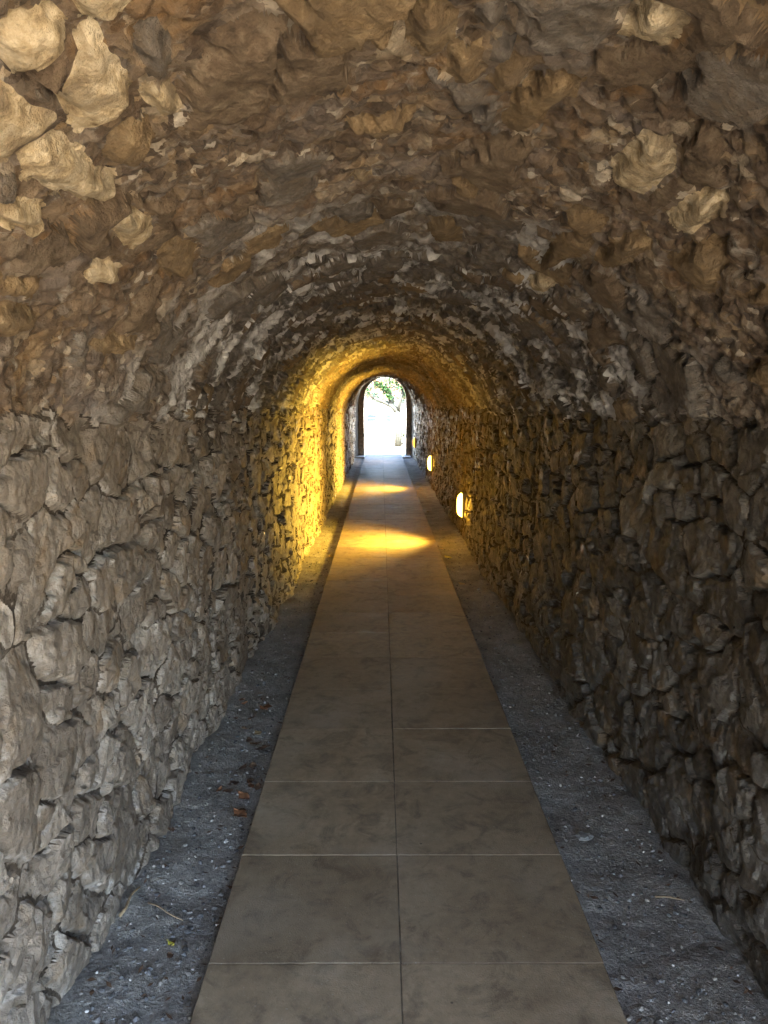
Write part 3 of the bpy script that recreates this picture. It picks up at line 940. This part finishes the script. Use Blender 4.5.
LEAVES = [
    (240, 814, 0.085, 0.052, 'leaf_rust', 'rust-brown dry leaf nearest the camera on the left grit'),
    (234, 782, 0.075, 0.05, 'leaf_brown', 'dark brown curled leaf just beyond the rust leaf, left grit'),
    (244, 794, 0.08, 0.045, 'leaf_rust', 'narrow reddish leaf lying between rust and dark leaf, left grit'),
    (258, 786, 0.06, 0.035, 'leaf_brown', 'small brown leaf against the left slab edge'),
    (243, 765, 0.07, 0.03, 'leaf_brown', 'thin dark leaf left of the slab edge, left grit'),
    (262, 748, 0.085, 0.045, 'leaf_brown', 'broad dark leaf in the leaf cluster beside the path'),
    (258, 733, 0.07, 0.04, 'leaf_tan', 'pale tan leaf on top of the cluster beside the path'),
    (249, 739, 0.06, 0.035, 'leaf_brown', 'small dark leaf at the left of the leaf cluster'),
    (268, 706, 0.085, 0.045, 'leaf_rust', 'farthest reddish leaf beside the left path edge'),
    (171, 943, 0.03, 0.02, 'leaf_yellow', 'tiny yellow-green leaf low on the left grit'),
    (170, 954, 0.035, 0.02, 'leaf_brown', 'tiny brown leaf beside the yellow-green one'),
    (448, 557, 0.13, 0.07, 'leaf_yellow', 'large yellow leaf lying in the lamp light, right grit'),
    (441, 548, 0.09, 0.05, 'leaf_tan', 'tan leaf behind the large yellow leaf, right grit'),
    (462, 584, 0.1, 0.05, 'leaf_tan', 'pale leaf lying nearer than the lamp pool, right grit'),
    (429, 512, 0.12, 0.07, 'leaf_tan', 'pale leaf beyond the lamp pool, right grit'),
    (437, 545, 0.08, 0.05, 'leaf_brown', 'dark leaf by the path edge at the lamp pool'),
    (323, 592, 0.11, 0.06, 'leaf_brown', 'dark leaf far along the left grit strip'),
    (331, 557, 0.11, 0.06, 'leaf_tan', 'tan leaf farthest along the left grit strip'),
]
for px, py, L, W, mk, lab in LEAVES:
    p = floor_at(px, py)
    z = float(grit_z(np.array(p[0]), np.array(p[1])))
    o = place('fallen_leaf', leaf_mesh(L, W, random.uniform(0.06, 0.2)), M[mk], None, (p[0], p[1], z + 0.003),
              (random.uniform(-0.15, 0.15), random.uniform(-0.15, 0.15), random.uniform(0, 6.28)))
    tag(o, lab, 'leaf', 'fallen leaves on the grit')

random.seed(21)
for k in range(16):
    px, py = 268 - random.random() * 34, 700 + random.random() * 118
    px -= (py - 700) * 0.16
    p = floor_at(px, py)
    z = float(grit_z(np.array(p[0]), np.array(p[1])))
    o = place('fallen_leaf', leaf_mesh(random.uniform(0.03, 0.07), random.uniform(0.018, 0.04), random.uniform(0.05, 0.3)), M[random.choice(['leaf_brown', 'leaf_brown', 'leaf_rust'])], None,
              (p[0], p[1], z + 0.003), (random.uniform(-0.3, 0.3), random.uniform(-0.3, 0.3), random.uniform(0, 6.28)))
    tag(o, 'small dead leaf in the scattered litter beside the left slab edge', 'leaf', 'small dead leaves beside the left slab edge')
def flat_stone(px, py, lx, ly, lz, label):
    p = floor_at(px, py)
    V, Fc = [], []
    n = 11
    for z, k in ((-0.01, 0.85), (lz * 0.45, 1.0), (lz, 0.72)):
        for i in range(n):
            a = 2 * math.pi * i / n
            w = 1 + 0.16 * math.sin(3 * a + 1) + 0.08 * math.sin(5 * a)
            V.append((lx * k * w * math.cos(a), ly * k * w * math.sin(a), z + 0.002 * math.sin(4 * a)))
    for r in range(2):
        for i in range(n): Fc.append((r * n + i, r * n + (i + 1) % n, (r + 1) * n + (i + 1) % n, (r + 1) * n + i))
    Fc.append(tuple(2 * n + i for i in range(n)))
    o = place('flat_stone', py_mesh('flat_stone', V, Fc), M['flat_stone'], None, (p[0], p[1], float(grit_z(np.array(p[0]), np.array(p[1])))))
    tag(o, label, 'stone')
flat_stone(584, 836, 0.036, 0.03, 0.012, 'flat grey stone lying on the right grit strip')

def litter():
    V, Fc = [], []
    for _ in range(420):
        d = 1.5 * math.exp(random.random() * math.log(14 / 1.5))
        xl, xr = (float(q) for q in half(np.array(d)))
        tt = random.random() ** 2.2
        x = (xl + 0.03 + tt * (PXL - xl - 0.05)) if random.random() < 0.6 else (xr - 0.03 - tt * (xr - PXR - 0.05))
        if random.random() < 0.2: x = (PXL - 0.012 - 0.02 * random.random()) if x < 0 else (PXR + 0.012 + 0.02 * random.random())
        z = float(grit_z(np.array(x), np.array(d))) + 0.004
        a = random.uniform(0, 6.28); L = random.uniform(0.006, 0.02); W = L * random.uniform(0.15, 0.6)
        ca, sa = math.cos(a), math.sin(a)
        k = len(V)
        for u_, v_, h_ in ((-L, 0, 0), (0, -W, 0.002), (L, 0, random.uniform(0, 0.008)), (0, W, 0.003)):
            V.append((x + ca * u_ - sa * v_, d + sa * u_ + ca * v_, z + h_))
        Fc += [(k, k + 1, k + 3), (k + 1, k + 2, k + 3)]
    o = place('leaf_litter', py_mesh('leaf_litter', V, Fc), M['leaf_brown'])
    tag(o, 'small brown crumbs of dead leaf scattered on the grit', 'leaf litter', kind='stuff')
litter()

def tube(name, pts, r0, r1, seg=6):
    V, Fc = [], []
    n = len(pts)
    for i, p in enumerate(pts):
        p = Vector(p)
        d = (Vector(pts[min(i + 1, n - 1)]) - Vector(pts[max(i - 1, 0)])).normalized()
        a = d.cross(Vector((0, 0, 1)) if abs(d.z) < 0.9 else Vector((1, 0, 0))).normalized(); b = d.cross(a)
        r = r0 + (r1 - r0) * i / (n - 1)
        for k in range(seg):
            th = 2 * math.pi * k / seg
            V.append(p + (a * math.cos(th) + b * math.sin(th)) * r)
    for i in range(n - 1):
        for k in range(seg):
            Fc.append((i * seg + k, i * seg + (k + 1) % seg, (i + 1) * seg + (k + 1) % seg, (i + 1) * seg + k))
    Fc.append(tuple(range(seg))[::-1]); Fc.append(tuple((n - 1) * seg + k for k in range(seg)))
    return V, Fc
for (a, b, r, lab) in (((120, 922), (139, 892), 0.006, 'pale dry twig leaning to the foot of the left wall'),
                       ((148, 905), (182, 922), 0.0025, 'thin dark twig lying across the left grit'),
                       ((655, 900), (690, 904), 0.003, 'thin dark twig at the foot of the right wall')):
    A, B = floor_at(*a), floor_at(*b)
    c = (A + B) / 2
    pts = [tuple((A + (B - A) * s - c) + np.array([0.006 * math.sin(7 * s), 0, 0.006 + 0.004 * math.sin(4 * s)])) for s in np.linspace(0, 1, 6)]
    V, Fc = tube('twig', pts, r, r * 0.5)
    z = float(grit_z(np.array(c[0]), np.array(c[1])))
    o = place('twig', py_mesh('twig', V, Fc, True), M['twig'], None, (c[0], c[1], z + 0.004))
    tag(o, lab, 'twig', 'twigs on the grit')

# ------------------------------------------------------------------ what stands outside the exit
def box_part(name, x0, x1, y0, y1, z0, z1, m, parent):
    c = ((x0 + x1) / 2, (y0 + y1) / 2, (z0 + z1) / 2)
    hx, hy, hz = (x1 - x0) / 2, (y1 - y0) / 2, (z1 - z0) / 2
    V = [(sx * hx, sy * hy, sz * hz) for sz in (-1, 1) for sx, sy in ((-1, -1), (1, -1), (1, 1), (-1, 1))]
    Fc = [(3, 2, 1, 0), (4, 5, 6, 7)] + [(k, (k + 1) % 4, 4 + (k + 1) % 4, 4 + k) for k in range(4)]
    return place(name, py_mesh(name, V, Fc), m, parent, c)

def house():
    root = empty('house', (-0.5, 47.0, -0.1))
    tag(root, 'white rendered house with two small windows beyond the exit', 'house')
    box_part('wall', -5.5, 5.0, 47.0, 52.0, -0.2, 2.1, M['render'], root)
    for (x0, x1) in ((-0.86, -0.27), (0.30, 0.60)):
        w = box_part('window', x0 - 0.05, x1 + 0.05, 46.94, 46.995, 0.62, 1.12, M['frame'], root)
        box_part('pane', x0, x1, 46.925, 46.938, 0.67, 0.85, M['pane'], w)
        box_part('pane', x0, x1, 46.925, 46.938, 0.89, 1.07, M['pane'], w)
    V = [(-5.9, 46.6, 2.05), (5.4, 46.6, 2.05), (5.4, 49.5, 3.1), (-5.9, 49.5, 3.1), (-5.9, 52.4, 2.05), (5.4, 52.4, 2.05),
         (-5.9, 46.6, 2.15), (5.4, 46.6, 2.15), (5.4, 49.5, 3.22), (-5.9, 49.5, 3.22), (-5.9, 52.4, 2.15), (5.4, 52.4, 2.15)]
    Fc = [(6, 7, 8, 9), (9, 8, 11, 10), (3, 2, 1, 0), (4, 5, 2, 3), (0, 1, 7, 6), (10, 11, 5, 4), (0, 6, 9, 3), (3, 9, 10, 4), (1, 2, 8, 7), (2, 5, 11, 8)]
    V = [(a + 0.5, b - 47, c + 0.1) for a, b, c in V]
    place('roof', py_mesh('roof', V, Fc), M['roof'], root, root.location)
house()

def leaf_cloud(centers, n, spread, size):
    V, Fc = [], []
    for (cx, cy, cz, rr) in centers:
        for _ in range(n):
            d = Vector((random.gauss(0, 1), random.gauss(0, 1), random.gauss(0, 0.8))) * rr * spread
            p = Vector((cx, cy, cz)) + d
            a = Vector((random.uniform(-1, 1), random.uniform(-1, 1), random.uniform(-0.6, 0.6))).normalized()
            b = a.cross(Vector((random.uniform(-1, 1), random.uniform(-1, 1), 1))).normalized()
            s = size * random.uniform(0.6, 1.3)
            k = len(V)
            V += [p - a * s, p + b * s * 0.45 + a * s * 0.1, p + a * s, p - b * s * 0.45 + a * s * 0.1]
            Fc.append((k, k + 1, k + 2, k + 3))
    return V, Fc

def tree(bx, by_, scale, label, seed, leaf='foliage', extra=()):
    random.seed(seed)
    root = empty('tree', (bx, by_, -0.12))
    tag(root, label, 'tree', 'trees beyond the exit')
    limbs = [([(0, 0, 0), (0.02, 0, 0.7), (-0.05, 0.05, 1.3), (-0.02, 0.05, 1.5)], 0.16, 0.12),
             ([(-0.02, 0.05, 1.45), (-0.3, 0.1, 1.75), (-0.65, 0.1, 1.92), (-1.0, 0.1, 2.05)], 0.11, 0.06),
             ([(-0.3, 0.1, 1.75), (-0.38, 0.1, 2.1), (-0.5, 0.12, 2.6), (-0.55, 0.1, 3.2)], 0.07, 0.03),
             ([(-0.02, 0.05, 1.45), (0.08, 0.0, 2.0), (0.25, 0.0, 2.6), (0.35, 0.1, 3.3)], 0.08, 0.03),
             ([(-1.0, 0.1, 2.05), (-1.3, 0.1, 2.25), (-1.6, 0.2, 2.6)], 0.055, 0.02)]
    V, Fc = [], []
    for pts, r0, r1 in limbs:
        v, f = tube('limb', pts, r0, r1, 8)
        k = len(V); V += v; Fc += [tuple(q + k for q in g) for g in f]
    place('trunk', py_mesh('trunk', [v * scale for v in V], Fc, True), M['bark'], root, root.location)
    cs = [(-0.95, 0.1, 2.72, 0.2), (-0.75, 0.0, 2.62, 0.2), (-0.6, 0.1, 2.5, 0.17), (-0.48, 0.1, 2.3, 0.14), (-0.4, 0.0, 2.12, 0.09),
          (-0.3, 0.1, 2.75, 0.2), (0.0, 0.1, 2.7, 0.18), (0.2, 0.0, 2.5, 0.16), (0.3, 0.1, 2.2, 0.14), (-1.3, 0.2, 2.35, 0.16), (-1.5, 0.2, 2.75, 0.25),
          (-0.55, 0.1, 3.2, 0.4), (-1.0, 0, 3.2, 0.4), (0.35, 0.1, 3.35, 0.4), (0.1, 0.3, 3.6, 0.6), (-0.6, 0.2, 3.8, 0.6), (0.7, 0.1, 3.1, 0.4)]
    cs = cs + list(extra)
    V, Fc = leaf_cloud(cs, 150, 0.62, 0.062)
    place('crown', py_mesh('crown', [v * scale for v in V], Fc), M[leaf], root, root.location)
tree(0.72, 32.5, 1.0, 'slender forked green tree just outside the exit', 3)
tree(0.98, 42.0, 1.0, 'pale leafy tree farther off, behind the forked tree', 9, 'foliage_pale',
     [(-1.9 + 0.3 * k, 0.2 * math.sin(k * 2.1), 2.3 + 0.4 * math.sin(k * 1.7), 0.36) for k in range(10)] * 2)
random.seed(5)
def shrub(bx, by_, h, label):
    root = empty('shrub', (bx, by_, -0.1))
    tag(root, label, 'shrub', 'shrubs beyond the exit')
    V, Fc = [], []
    for k in range(5):
        a = k * 1.3
        v, f = tube('stem', [(0, 0, 0), (0.1 * math.cos(a), 0.1 * math.sin(a), h * 0.4), (0.25 * math.cos(a), 0.2 * math.sin(a), h * 0.8)], 0.015, 0.005, 5)
        q = len(V); V += v; Fc += [tuple(i + q for i in g) for g in f]
    place('stem', py_mesh('stem', V, Fc, True), M['bark'], root, root.location)
    V, Fc = leaf_cloud([(0, 0, h * 0.5, 0.3), (0.15, 0, h * 0.75, 0.25), (-0.15, 0, h * 0.6, 0.25)], 110, 0.5, 0.045)
    place('foliage', py_mesh('foliage', V, Fc), M['foliage'], root, root.location)
shrub(0.95, 34.5, 0.8, 'small green shrub at the foot of the forked tree')
shrub(-0.95, 38.0, 0.45, 'low green shrub at the left of the exit opening')
